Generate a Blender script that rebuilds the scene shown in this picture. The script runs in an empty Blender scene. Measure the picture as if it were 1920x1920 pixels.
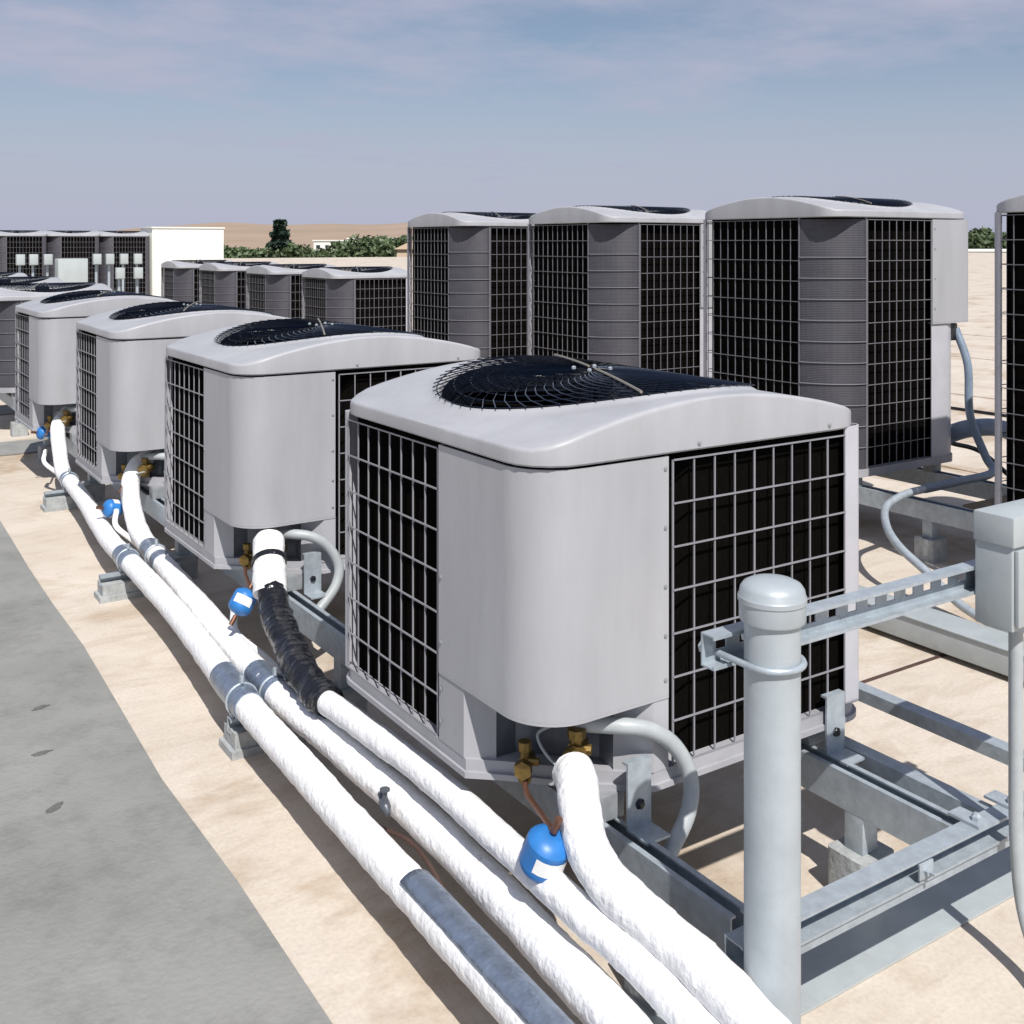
import bpy, bmesh, math, random
from mathutils import Vector, Matrix
random.seed(7)
PI = math.pi
sc = bpy.context.scene
COL = sc.collection

# ------------------------------------------------------------------ camera, sky, sun, exposure
CAM_H = 1.42
cam_d = bpy.data.cameras.new('camera')
cam = bpy.data.objects.new('camera', cam_d); COL.objects.link(cam)
cam.location = (-1.164, -1.686, CAM_H)
cam.rotation_euler = (PI / 2, 0, -math.atan2(.549, .836))
cam_d.sensor_width = 36; cam_d.lens = 36 * 2040 / 1920
cam_d.shift_y = -(960 - 455) / 1920
cam_d.clip_start = .05; cam_d.clip_end = 20000
sc.camera = cam

SUN_EL = math.radians(52); SUN_A = math.radians(16)          # azimuth measured from -Y towards -X
to_sun = Vector((-math.sin(SUN_A) * math.cos(SUN_EL), -math.cos(SUN_A) * math.cos(SUN_EL), math.sin(SUN_EL)))
world = bpy.data.worlds.new('World'); sc.world = world; world.use_nodes = True
nt = world.node_tree; nt.nodes.clear()
wo = nt.nodes.new('ShaderNodeOutputWorld'); bg = nt.nodes.new('ShaderNodeBackground')
sky = nt.nodes.new('ShaderNodeTexSky'); sky.sky_type = 'NISHITA'; sky.sun_disc = False
sky.sun_elevation = SUN_EL
sky.sun_rotation = math.atan2(to_sun.x, to_sun.y)
sky.altitude = 100; sky.air_density = 1.0; sky.dust_density = .6; sky.ozone_density = 2.2
bg.inputs[1].default_value = .078
tc = nt.nodes.new('ShaderNodeTexCoord')
sep = nt.nodes.new('ShaderNodeSeparateXYZ'); nt.links.new(tc.outputs['Generated'], sep.inputs[0])
def wmath(op, a, b=None):
    n = nt.nodes.new('ShaderNodeMath'); n.operation = op
    for i, v in enumerate((a, b)):
        if v is None: continue
        if isinstance(v, (int, float)): n.inputs[i].default_value = v
        else: nt.links.new(v, n.inputs[i])
    return n.outputs[0]
zz = wmath('ADD', wmath('MAXIMUM', sep.outputs[2], 0.0), .09)
cx = wmath('DIVIDE', sep.outputs[0], zz); cy = wmath('DIVIDE', sep.outputs[1], zz)
cmb = nt.nodes.new('ShaderNodeCombineXYZ'); nt.links.new(cx, cmb.inputs[0]); nt.links.new(cy, cmb.inputs[1])
def wnoise(scale, detail, rough, off):
    mp = nt.nodes.new('ShaderNodeMapping'); mp.inputs['Location'].default_value = off
    nt.links.new(cmb.outputs[0], mp.inputs[0])
    n = nt.nodes.new('ShaderNodeTexNoise'); n.inputs['Scale'].default_value = scale
    n.inputs['Detail'].default_value = detail; n.inputs['Roughness'].default_value = rough
    nt.links.new(mp.outputs[0], n.inputs['Vector']); return n.outputs['Fac']
nz = wmath('ADD', wmath('MULTIPLY', wnoise(.8, 6, .55, (3.1, 1.7, 0)), .6), wmath('MULTIPLY', wnoise(2.3, 6, .62, (0, 5, 2)), .4))
rmp = nt.nodes.new('ShaderNodeMapRange'); nt.links.new(nz, rmp.inputs[0])
rmp.inputs[1].default_value = .41; rmp.inputs[2].default_value = .63; rmp.inputs[3].default_value = .20; rmp.inputs[4].default_value = 1.0
mx = nt.nodes.new('ShaderNodeMix'); mx.data_type = 'RGBA'
hz = nt.nodes.new('ShaderNodeMapRange'); nt.links.new(sep.outputs[2], hz.inputs[0]); hz.interpolation_type = 'SMOOTHSTEP'
hz.inputs[1].default_value = 0; hz.inputs[2].default_value = .24; hz.inputs[3].default_value = .95; hz.inputs[4].default_value = 0
nt.links.new(wmath('MAXIMUM', rmp.outputs[0], hz.outputs[0]), mx.inputs[0]); nt.links.new(sky.outputs[0], mx.inputs[6])
mx.inputs[7].default_value = (5.35, 5.6, 7.15, 1)
nt.links.new(mx.outputs[2], bg.inputs[0]); nt.links.new(bg.outputs[0], wo.inputs[0])

sun_d = bpy.data.lights.new('sun', 'SUN'); sun_d.energy = 5.0; sun_d.angle = math.radians(.53); sun_d.color = (1, .965, .92)
sun = bpy.data.objects.new('sun', sun_d); COL.objects.link(sun)
sun.rotation_euler = (-to_sun).to_track_quat('-Z', 'Y').to_euler(); sun.location = (0, 0, 30)
sc.view_settings.view_transform = 'Standard'; sc.view_settings.look = 'None'
sc.view_settings.exposure = 0.1; sc.view_settings.gamma = 1; sc.view_settings.use_curve_mapping = False

# ------------------------------------------------------------------ materials
def mat(name, col, rough=.5, metal=0, var=.12, scale=6, bump=0, bscale=60, col2=None, spec=.5, stretch=None, detail=6):
    m = bpy.data.materials.new(name); m.use_nodes = True
    t = m.node_tree; b = t.nodes['Principled BSDF']
    b.inputs['Roughness'].default_value = rough; b.inputs['Metallic'].default_value = metal
    b.inputs['Specular IOR Level'].default_value = spec
    co = t.nodes.new('ShaderNodeTexCoord'); mp = t.nodes.new('ShaderNodeMapping'); t.links.new(co.outputs['Object'], mp.inputs[0])
    if stretch: mp.inputs['Scale'].default_value = stretch
    n = t.nodes.new('ShaderNodeTexNoise'); n.inputs['Scale'].default_value = scale; n.inputs['Detail'].default_value = detail
    n.inputs['Roughness'].default_value = .65
    t.links.new(mp.outputs[0], n.inputs['Vector'])
    r = t.nodes.new('ShaderNodeValToRGB'); t.links.new(n.outputs['Fac'], r.inputs[0])
    c2 = col2 if col2 else tuple(c * (1 - var) for c in col)
    r.color_ramp.elements[0].position = .32; r.color_ramp.elements[0].color = (*c2, 1)
    r.color_ramp.elements[1].position = .66; r.color_ramp.elements[1].color = (*col, 1)
    oi = t.nodes.new('ShaderNodeObjectInfo'); mr = t.nodes.new('ShaderNodeMapRange'); t.links.new(oi.outputs['Random'], mr.inputs[0])
    mr.inputs[3].default_value = .95; mr.inputs[4].default_value = 1.04
    vm = t.nodes.new('ShaderNodeVectorMath'); vm.operation = 'SCALE'; t.links.new(r.outputs[0], vm.inputs[0]); t.links.new(mr.outputs[0], vm.inputs['Scale'])
    t.links.new(vm.outputs[0], b.inputs['Base Color'])
    if bump:
        n2 = t.nodes.new('ShaderNodeTexNoise'); n2.inputs['Scale'].default_value = bscale; n2.inputs['Detail'].default_value = 4
        t.links.new(mp.outputs[0], n2.inputs['Vector'])
        bp = t.nodes.new('ShaderNodeBump'); bp.inputs['Strength'].default_value = bump; bp.inputs['Distance'].default_value = .01
        t.links.new(n2.outputs['Fac'], bp.inputs['Height']); t.links.new(bp.outputs[0], b.inputs['Normal'])
    return m

M = {}
M['paint'] = mat('grey_paint', (.40, .405, .425), .45, 0, .17, 5, .06, 45, spec=.45, stretch=(1, 1, .22))
M['base'] = mat('base_paint', (.39, .39, .415), .45, 0, .25, 5, .05, 50)
M['wire'] = mat('grille_wire', (.27, .27, .295), .45, 0, .15, 9)
M['dkwire'] = mat('tall_grille_wire', (.17, .17, .19), .5, 0, .2, 9)
M['post'] = mat('post_paint', (.48, .48, .52), .42, 0, .15, 6)
M['louver'] = mat('louver_plastic', (.072, .070, .082), .42, 0, .3, 5)
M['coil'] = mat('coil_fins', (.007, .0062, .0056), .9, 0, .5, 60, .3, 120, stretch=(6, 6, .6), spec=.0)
M['recess'] = mat('shaded_recess_metal', (.16, .18, .21), .4, .4, .4, 9)  # darker than the casing: shade under the corner cover put into the colour
M['guard'] = mat('guard_coating', (.003, .006, .014), .15, 0, .3, 20)
M['fan'] = mat('fan_metal', (.006, .008, .014), .4, .1, .4, 14)
M['black'] = mat('black_rubber', (.010, .011, .015), .22, 0, .4, 12, .6, 30)
M['galv'] = mat('galvanised_steel', (.43, .485, .53), .42, .3, .26, 34, .04, 90)
M['galvd'] = mat('weathered_steel', (.36, .38, .40), .5, .25, .35, 18, .05, 70)
M['pipepaint'] = mat('grey_post_paint', (.42, .465, .49), .42, .15, .16, 9, .05, 60)
M['white'] = mat('white_insulation', (.86, .86, .86), .62, 0, .10, 22, .5, 60, spec=.3)
M['foil'] = mat('foil_tape', (.30, .36, .46), .3, .65, .35, 28, .5, 45)
M['brass'] = mat('brass', (.33, .22, .07), .4, .75, .5, 30)
M['copper'] = mat('copper', (.30, .15, .10), .4, .8, .4, 30)
M['blue'] = mat('blue_enamel', (.03, .20, .55), .42, 0, .25, 16)
M['decal'] = mat('white_decal', (.8, .8, .78), .5, 0, .1, 20)
M['boxgrey'] = mat('enclosure_paint', (.42, .46, .47), .42, .1, .14, 12, .04, 60)
M['whip'] = mat('grey_conduit_jacket', (.40, .43, .44), .45, 0, .15, 25)
M['whipshade'] = mat('shaded_grey_jacket', (.22, .28, .36), .45, 0, .25, 20)  # blue tint paints the shade onto white-grey lines by the tall unit
M['block'] = mat('rubber_block', (.42, .44, .44), .75, 0, .35, 26, .3, 80)
M['clip'] = mat('grey_valve', (.10, .11, .13), .4, .3, .3, 20)
M['cable'] = mat('brown_cable', (.09, .05, .04), .6, 0, .4, 20)
M['cabinet'] = mat('white_cabinet', (.76, .76, .70), .5, 0, .08, 3)
M['cream'] = mat('cream_box', (.42, .46, .46), .5, 0, .12, 5)
M['wood'] = mat('weathered_wood', (.30, .23, .14), .8, 0, .5, 9, .3, 30, stretch=(8, 1, 8))
M['wallwhite'] = mat('white_wall', (.78, .77, .74), .7, 0, .08, .4)
M['walltan'] = mat('tan_stucco', (.62, .48, .34), .8, 0, .12, .6)
M['roofgrey'] = mat('grey_roof', (.38, .36, .33), .8, 0, .2, .5)
M['glass'] = mat('dark_glass', (.03, .04, .05), .15, 0, .2, 2)
M['leaf'] = mat('leaf_green', (.11, .15, .065), .6, 0, 0, 1.2, col2=(.055, .085, .04))
M['leafd'] = mat('leaf_dark', (.022, .05, .03), .6, 0, 0, 1.2, col2=(.012, .028, .018))
M['bark'] = mat('bark', (.10, .075, .05), .9, 0, .4, 5)
M['hill'] = mat('dry_grass', (.36, .265, .20), .95, 0, 0, .012, col2=(.28, .21, .14), detail=8)
M['land'] = mat('dry_land', (.30, .25, .16), .95, 0, 0, .01, col2=(.14, .16, .08), detail=8)

M['strap'] = mat('tan_strap', (.30, .27, .22), .45, .2, .3, 20)
M['tar'] = mat('tar', (.15, .148, .14), .8, 0, .3, 30)
def grime(m, scale, lo, hi, col):
    t = m.node_tree; b = t.nodes['Principled BSDF']; src = b.inputs['Base Color'].links[0].from_socket
    co = t.nodes.new('ShaderNodeTexCoord'); n = t.nodes.new('ShaderNodeTexNoise'); n.inputs['Scale'].default_value = scale; n.inputs['Detail'].default_value = 5; n.inputs['Roughness'].default_value = .7
    t.links.new(co.outputs['Object'], n.inputs['Vector'])
    mr = t.nodes.new('ShaderNodeMapRange'); t.links.new(n.outputs['Fac'], mr.inputs[0]); mr.inputs[1].default_value = lo; mr.inputs[2].default_value = hi
    x = t.nodes.new('ShaderNodeMix'); x.data_type = 'RGBA'; t.links.new(mr.outputs[0], x.inputs[0]); t.links.new(src, x.inputs[6]); x.inputs[7].default_value = (*col, 1)
    t.links.new(x.outputs[2], b.inputs['Base Color'])
grime(M['white'], 24, .66, .74, (.30, .27, .22))
grime(M['paint'], 11, .66, .80, (.33, .32, .29))
grime(M['galv'], 16, .64, .78, (.25, .22, .18))
grime(M['pipepaint'], 14, .64, .80, (.30, .31, .30))
grime(M['boxgrey'], 14, .64, .80, (.30, .31, .30))
def roof_material():
    m = bpy.data.materials.new('roof_membrane'); m.use_nodes = True
    t = m.node_tree; b = t.nodes['Principled BSDF']; b.inputs['Roughness'].default_value = .75; b.inputs['Specular IOR Level'].default_value = .25
    co = t.nodes.new('ShaderNodeTexCoord')
    def noise(s, d, r=.6, st=(1, 1, 1), dist=0):
        mp = t.nodes.new('ShaderNodeMapping'); mp.inputs['Scale'].default_value = st; t.links.new(co.outputs['Object'], mp.inputs[0])
        n = t.nodes.new('ShaderNodeTexNoise'); n.inputs['Scale'].default_value = s; n.inputs['Detail'].default_value = d
        n.inputs['Roughness'].default_value = r; n.inputs['Distortion'].default_value = dist
        t.links.new(mp.outputs[0], n.inputs['Vector']); return n.outputs['Fac']
    def ramp(f, p0, c0, p1, c1):
        r = t.nodes.new('ShaderNodeValToRGB'); t.links.new(f, r.inputs[0])
        r.color_ramp.elements[0].position = p0; r.color_ramp.elements[0].color = (*c0, 1)
        r.color_ramp.elements[1].position = p1; r.color_ramp.elements[1].color = (*c1, 1); return r.outputs[0]
    def mul(a, b_, f=1):
        x = t.nodes.new('ShaderNodeMix'); x.data_type = 'RGBA'; x.blend_type = 'MULTIPLY'; x.inputs[0].default_value = f
        t.links.new(a, x.inputs[6]); t.links.new(b_, x.inputs[7]); return x.outputs[2]
    base = ramp(noise(2.2, 8), .35, (.545, .475, .395), .68, (.625, .56, .48))
    wr = ramp(noise(3.2, 6, .6, (1, 2.6, 1), 1.2), .36, (.90, .88, .86), .5, (1, 1, 1))          # water marks in bands
    st = ramp(noise(.9, 5, .7, (1, 1, 1), .6), .33, (.70, .61, .51), .48, (1, 1, 1))             # old puddle stains
    c = mul(mul(base, wr), st)
    sp = ramp(noise(90, 3), .3, (.88, .88, .88), .6, (1, 1, 1)); c = mul(c, sp)
    t.links.new(c, b.inputs['Base Color'])
    bp = t.nodes.new('ShaderNodeBump'); bp.inputs['Strength'].default_value = .35; bp.inputs['Distance'].default_value = .012
    t.links.new(noise(4.5, 5, .5, (1, 2.2, 1), .8), bp.inputs['Height']); t.links.new(bp.outputs[0], b.inputs['Normal'])
    return m
M['roof'] = roof_material()
def walk_material():
    m = mat('grey_walk_coating', (.285, .285, .27), .8, 0, 0, 1.6, .25, 70, col2=(.215, .218, .205), spec=.25)
    t = m.node_tree; b = t.nodes['Principled BSDF']
    src = b.inputs['Base Color'].links[0].from_socket
    co = t.nodes.new('ShaderNodeTexCoord')
    n = t.nodes.new('ShaderNodeTexNoise'); n.inputs['Scale'].default_value = 5; n.inputs['Detail'].default_value = 8; n.inputs['Roughness'].default_value = .75
    t.links.new(co.outputs['Object'], n.inputs['Vector'])
    r = t.nodes.new('ShaderNodeValToRGB'); r.color_ramp.elements[0].position = .36; r.color_ramp.elements[0].color = (.82, .82, .82, 1)
    r.color_ramp.elements[1].position = .52; r.color_ramp.elements[1].color = (1, 1, 1, 1); t.links.new(n.outputs['Fac'], r.inputs[0])
    x = t.nodes.new('ShaderNodeMix'); x.data_type = 'RGBA'; x.blend_type = 'MULTIPLY'; x.inputs[0].default_value = 1
    t.links.new(src, x.inputs[6]); t.links.new(r.outputs[0], x.inputs[7]); t.links.new(x.outputs[2], b.inputs['Base Color'])
    return m
M['walk'] = walk_material()

# ------------------------------------------------------------------ mesh helpers
class MB:
    def __init__(s): s.v = []; s.f = []
    def add(s, vs, fs):
        o = len(s.v); s.v += [tuple(v) for v in vs]; s.f += [tuple(i + o for i in f) for f in fs]; return s
    def box(s, x0, y0, z0, x1, y1, z1, c=0):
        if c <= 0:
            vs = [(x, y, z) for z in (z0, z1) for y in (y0, y1) for x in (x0, x1)]
            return s.add(vs, [(0, 2, 3, 1), (4, 5, 7, 6), (0, 1, 5, 4), (2, 6, 7, 3), (0, 4, 6, 2), (1, 3, 7, 5)])
        bm = bmesh.new(); bmesh.ops.create_cube(bm, size=1)
        for v in bm.verts:
            v.co = ((x0 + x1) / 2 + v.co.x * (x1 - x0), (y0 + y1) / 2 + v.co.y * (y1 - y0), (z0 + z1) / 2 + v.co.z * (z1 - z0))
        bmesh.ops.bevel(bm, geom=bm.edges[:], offset=c, segments=2, affect='EDGES', profile=.6)
        bm.verts.index_update()
        s.add([v.co[:] for v in bm.verts], [[v.index for v in f.verts] for f in bm.faces]); bm.free(); return s
    def extrude(s, pts, z0, z1, cap=True):
        n = len(pts)
        vs = [(p[0], p[1], z0) for p in pts] + [(p[0], p[1], z1) for p in pts]
        fs = [(i, (i + 1) % n, n + (i + 1) % n, n + i) for i in range(n)]
        if cap: fs += [tuple(range(n - 1, -1, -1)), tuple(range(n, 2 * n))]
        return s.add(vs, fs)
    def sheet(s, pts, z0, z1, th):                       # an open plan path as a bent plate (outside on the right of travel)
        n = len(pts); inn = []
        for i in range(n):
            a = Vector(pts[max(i - 1, 0)]); b = Vector(pts[min(i + 1, n - 1)]); d = (b - a).normalized()
            inn.append((pts[i][0] - d.y * th, pts[i][1] + d.x * th))
        return s.extrude(list(pts) + inn[::-1], z0, z1)
    def tube(s, pts, r, n=8, cap=True):
        P = [Vector(p) for p in pts]; k = len(P); rs = r if isinstance(r, (list, tuple)) else [r] * k
        up = None; vs = []
        for i in range(k):
            d = (P[min(i + 1, k - 1)] - P[max(i - 1, 0)]).normalized()
            if up is None:
                up = Vector((0, 0, 1)) if abs(d.z) < .9 else Vector((1, 0, 0))
            a = d.cross(up).normalized(); up = a.cross(d).normalized()
            for j in range(n):
                t = 2 * PI * j / n; vs.append(P[i] + (a * math.cos(t) + up * math.sin(t)) * rs[i])
        fs = [(i * n + j, i * n + (j + 1) % n, (i + 1) * n + (j + 1) % n, (i + 1) * n + j) for i in range(k - 1) for j in range(n)]
        if cap: fs += [tuple(range(n - 1, -1, -1)), tuple(range((k - 1) * n, k * n))]
        return s.add(vs, fs)
    def ring(s, c, R, r, n=48, m=6, normal=(0, 0, 1), zf=None):
        vs = []
        N = Vector(normal).normalized(); A = N.orthogonal().normalized(); B = N.cross(A); c = Vector(c)
        for i in range(n):
            t = 2 * PI * i / n; e = A * math.cos(t) + B * math.sin(t)
            for j in range(m):
                q = 2 * PI * j / m; p = c + e * (R + r * math.cos(q)) + N * r * math.sin(q)
                if zf: p.z += zf(p.x, p.y)
                vs.append(p)
        fs = [(i * m + j, ((i + 1) % n) * m + j, ((i + 1) % n) * m + (j + 1) % m, i * m + (j + 1) % m) for i in range(n) for j in range(m)]
        return s.add(vs, fs)
    def lathe(s, prof, c=(0, 0, 0), n=24, axis=(0, 0, 1)):
        N = Vector(axis).normalized(); A = N.orthogonal().normalized(); B = N.cross(A); c = Vector(c); k = len(prof); vs = []
        for r, h in prof:
            for i in range(n):
                t = 2 * PI * i / n; vs.append(c + N * h + (A * math.cos(t) + B * math.sin(t)) * r)
        fs = [(i * n + j, i * n + (j + 1) % n, (i + 1) * n + (j + 1) % n, (i + 1) * n + j) for i in range(k - 1) for j in range(n)]
        fs += [tuple(range(n - 1, -1, -1)), tuple(range((k - 1) * n, k * n))]
        return s.add(vs, fs)
    def mesh(s, name, m, smooth=35):
        me = bpy.data.meshes.new(name); me.from_pydata(s.v, [], s.f)
        bm = bmesh.new(); bm.from_mesh(me); bmesh.ops.recalc_face_normals(bm, faces=bm.faces[:]); bm.to_mesh(me); bm.free()
        if smooth:
            me.polygons.foreach_set('use_smooth', [True] * len(me.polygons)); me.set_sharp_from_angle(angle=math.radians(smooth))
        me.materials.append(M[m] if isinstance(m, str) else m); me.update(); return me
    def build(s, name, m, parent=None, smooth=35):
        return link(name, s.mesh(name, m, smooth), parent)
def link(name, me, parent=None):
    o = bpy.data.objects.new(name, me); COL.objects.link(o)
    if parent: o.parent = parent
    return o
def tag(o, label, cat, group=None, kind=None):
    o['label'] = label; o['category'] = cat
    if group: o['group'] = group
    if kind: o['kind'] = kind
    return o
def struct(o, label=None):
    o['kind'] = 'structure'
    if label: o['label'] = label
    return o
def thing(name, label, cat, loc=(0, 0, 0), rz=0, group=None):
    o = bpy.data.objects.new(name, None); o.empty_display_size = .1; COL.objects.link(o)
    o.location = loc; o.rotation_euler = (0, 0, rz); return tag(o, label, cat, group)
def copy_tree(o, parent=None):
    c = o.copy(); COL.objects.link(c)
    if parent: c.parent = parent
    for ch in [x for x in TREE.get(o.name, [])]: copy_tree(ch, c)
    return c
TREE = {}
def remember(root):
    for ch in bpy.data.objects:
        if ch.parent: TREE.setdefault(ch.parent.name, [])
    TREE.clear()
    for ch in bpy.data.objects:
        if ch.parent: TREE.setdefault(ch.parent.name, []).append(ch)
def dup(root, loc, label, rz=0, group=None):
    c = copy_tree(root); c.location = loc; c.rotation_euler = (0, 0, rz); c['label'] = label
    if group: c['group'] = group
    return c
def spline(pts, sub=8):                                   # Catmull-Rom through the points
    P = [Vector(p) for p in pts]; P = [P[0] * 2 - P[1]] + P + [P[-1] * 2 - P[-2]]; out = []
    for i in range(1, len(P) - 2):
        a, b, c, d = P[i - 1:i + 3]
        for k in range(sub):
            t = k / sub
            out.append(.5 * ((2 * b) + (c - a) * t + (2 * a - 5 * b + 4 * c - d) * t * t + (3 * b - a - 3 * c + d) * t ** 3))
    out.append(P[-2]); return out
def arc(cx, cy, r, a0, a1, n):
    return [(cx + r * math.cos(math.radians(a0 + (a1 - a0) * i / n)), cy + r * math.sin(math.radians(a0 + (a1 - a0) * i / n))) for i in range(n + 1)]
def rrect(x0, y0, x1, y1, r, n=6):
    return arc(x0 + r, y0 + r, r, 180, 270, n) + arc(x1 - r, y0 + r, r, 270, 360, n) + arc(x1 - r, y1 - r, r, 0, 90, n) + arc(x0 + r, y1 - r, r, 90, 180, n)

# ------------------------------------------------------------------ setting: roof, walk, land, hills
mb = MB()
mb.box(-45, -30, -.6, 140, 95, 0)
roof = struct(mb.build('roof', 'roof', smooth=0))
mb = MB(); n = 90; L = []; Rr = []
for i in range(n + 1):
    y = -6 + 50 * i / n
    L.append((-2.6, y, .004)); Rr.append((-.365 + .014 * y + .010 * math.sin(y * 3.1) + .007 * math.sin(y * 7.7 + 1), y, .004))
mb.add(L + Rr, [(i, n + 1 + i, n + 2 + i, i + 1) for i in range(n)])
struct(mb.build('walkway', 'walk', smooth=0))
for (x0, y0, x1, y1) in ((-.27, 6.22, .33, 6.72), (-.25, 8.1, 1.9, 8.62)):
    struct(MB().extrude(rrect(x0, y0, x1, y1, .04, 3), .003, .012).build('walkway_pad', 'walk', roof, smooth=0))
# membrane laps: a thin raised welded edge
for x in (-7.2, 2.31, 4.9, 7.9, 10.9, 13.9):
    MB().extrude([(x, -12), (x + .05, -12), (x + .05, 60), (x, 60)], .001, .007).build('membrane_lap', 'roof', roof, smooth=0)
# dark joint along the near lap
MB().box(2.296, -8, .0015, 2.309, 40, .005).build('lap_sealant', 'cable', roof, smooth=0)
for y in (.62, 3.1):
    MB().box(1.35, y, .0015, 2.29, y + .012, .005).build('lap_sealant', 'cable', roof, smooth=0)

for (x, y, l, a) in ((-.547, 1.87, .055, .3), (-.60, 1.55, .055, .1), (-.625, 1.22, .06, .6), (-.72, 2.1, .04, .2), (-.95, 1.05, .03, .8)):
    q = [(x + math.cos(t) * l * .42 * (1 + .22 * math.sin(3 * t + x * 40) + .2 * math.sin(7 * t + y * 9)) * math.cos(a) - math.sin(t) * l * .2 * math.sin(a), y + math.cos(t) * l * .5 * math.sin(a) + math.sin(t) * l * .2 * math.cos(a)) for t in [2 * PI * k / 14 for k in range(14)]]
    MB().extrude(q, .0045, .0065).build('tar_spot', 'tar', bpy.data.objects['walkway'], 0)
mb = MB(); s = 9000
mb.add([(-s, -s, -8), (s, -s, -8), (s, s, -8), (-s, s, -8)], [(0, 1, 2, 3)])
struct(mb.build('ground', 'land', smooth=0))
def cam_xy(px, d):                                        # a bearing seen from the camera at a ground distance
    r = (px - 960) / 2040 * d
    return (.836 * r + .549 * d - 1.164, -.549 * r + .836 * d - 1.686)
# hills: a ridge grid with real depth
def hills(name, d0, d1, px0, px1, top, m, nx=90, ny=14, seed=0, edge=.25):
    rnd = random.Random(seed); ph = [rnd.uniform(0, 6.28) for _ in range(8)]; vs = []
    for j in range(ny + 1):
        v = j / ny; d = d0 + (d1 - d0) * v
        for i in range(nx + 1):
            u = i / nx; px = px0 + (px1 - px0) * u
            x, y = cam_xy(px, d)
            e = min(1, u / edge, (1 - u) / edge); e = e * e * (3 - 2 * e)
            h = top * e * (.86 + .05 * math.sin(u * 9 + ph[0]) + .03 * math.sin(u * 23 + ph[1] + v * 3) + .03 * math.sin(u * 61 + ph[2]))
            prof = math.sin(min(1, v / .55) * PI / 2) ** .8 if v < .55 else math.cos((v - .55) / .45 * PI / 2)
            vs.append((x, y, -8.5 + (h + 8) * max(prof, 0)))
    fs = [(j * (nx + 1) + i, j * (nx + 1) + i + 1, (j + 1) * (nx + 1) + i + 1, (j + 1) * (nx + 1) + i) for j in range(ny) for i in range(nx)]
    mb = MB(); mb.add(vs, fs); return struct(mb.build(name, m, smooth=180))
hills('hills', 700, 2600, -100, 1700, 37, 'hill', seed=4, edge=.3)

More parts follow.
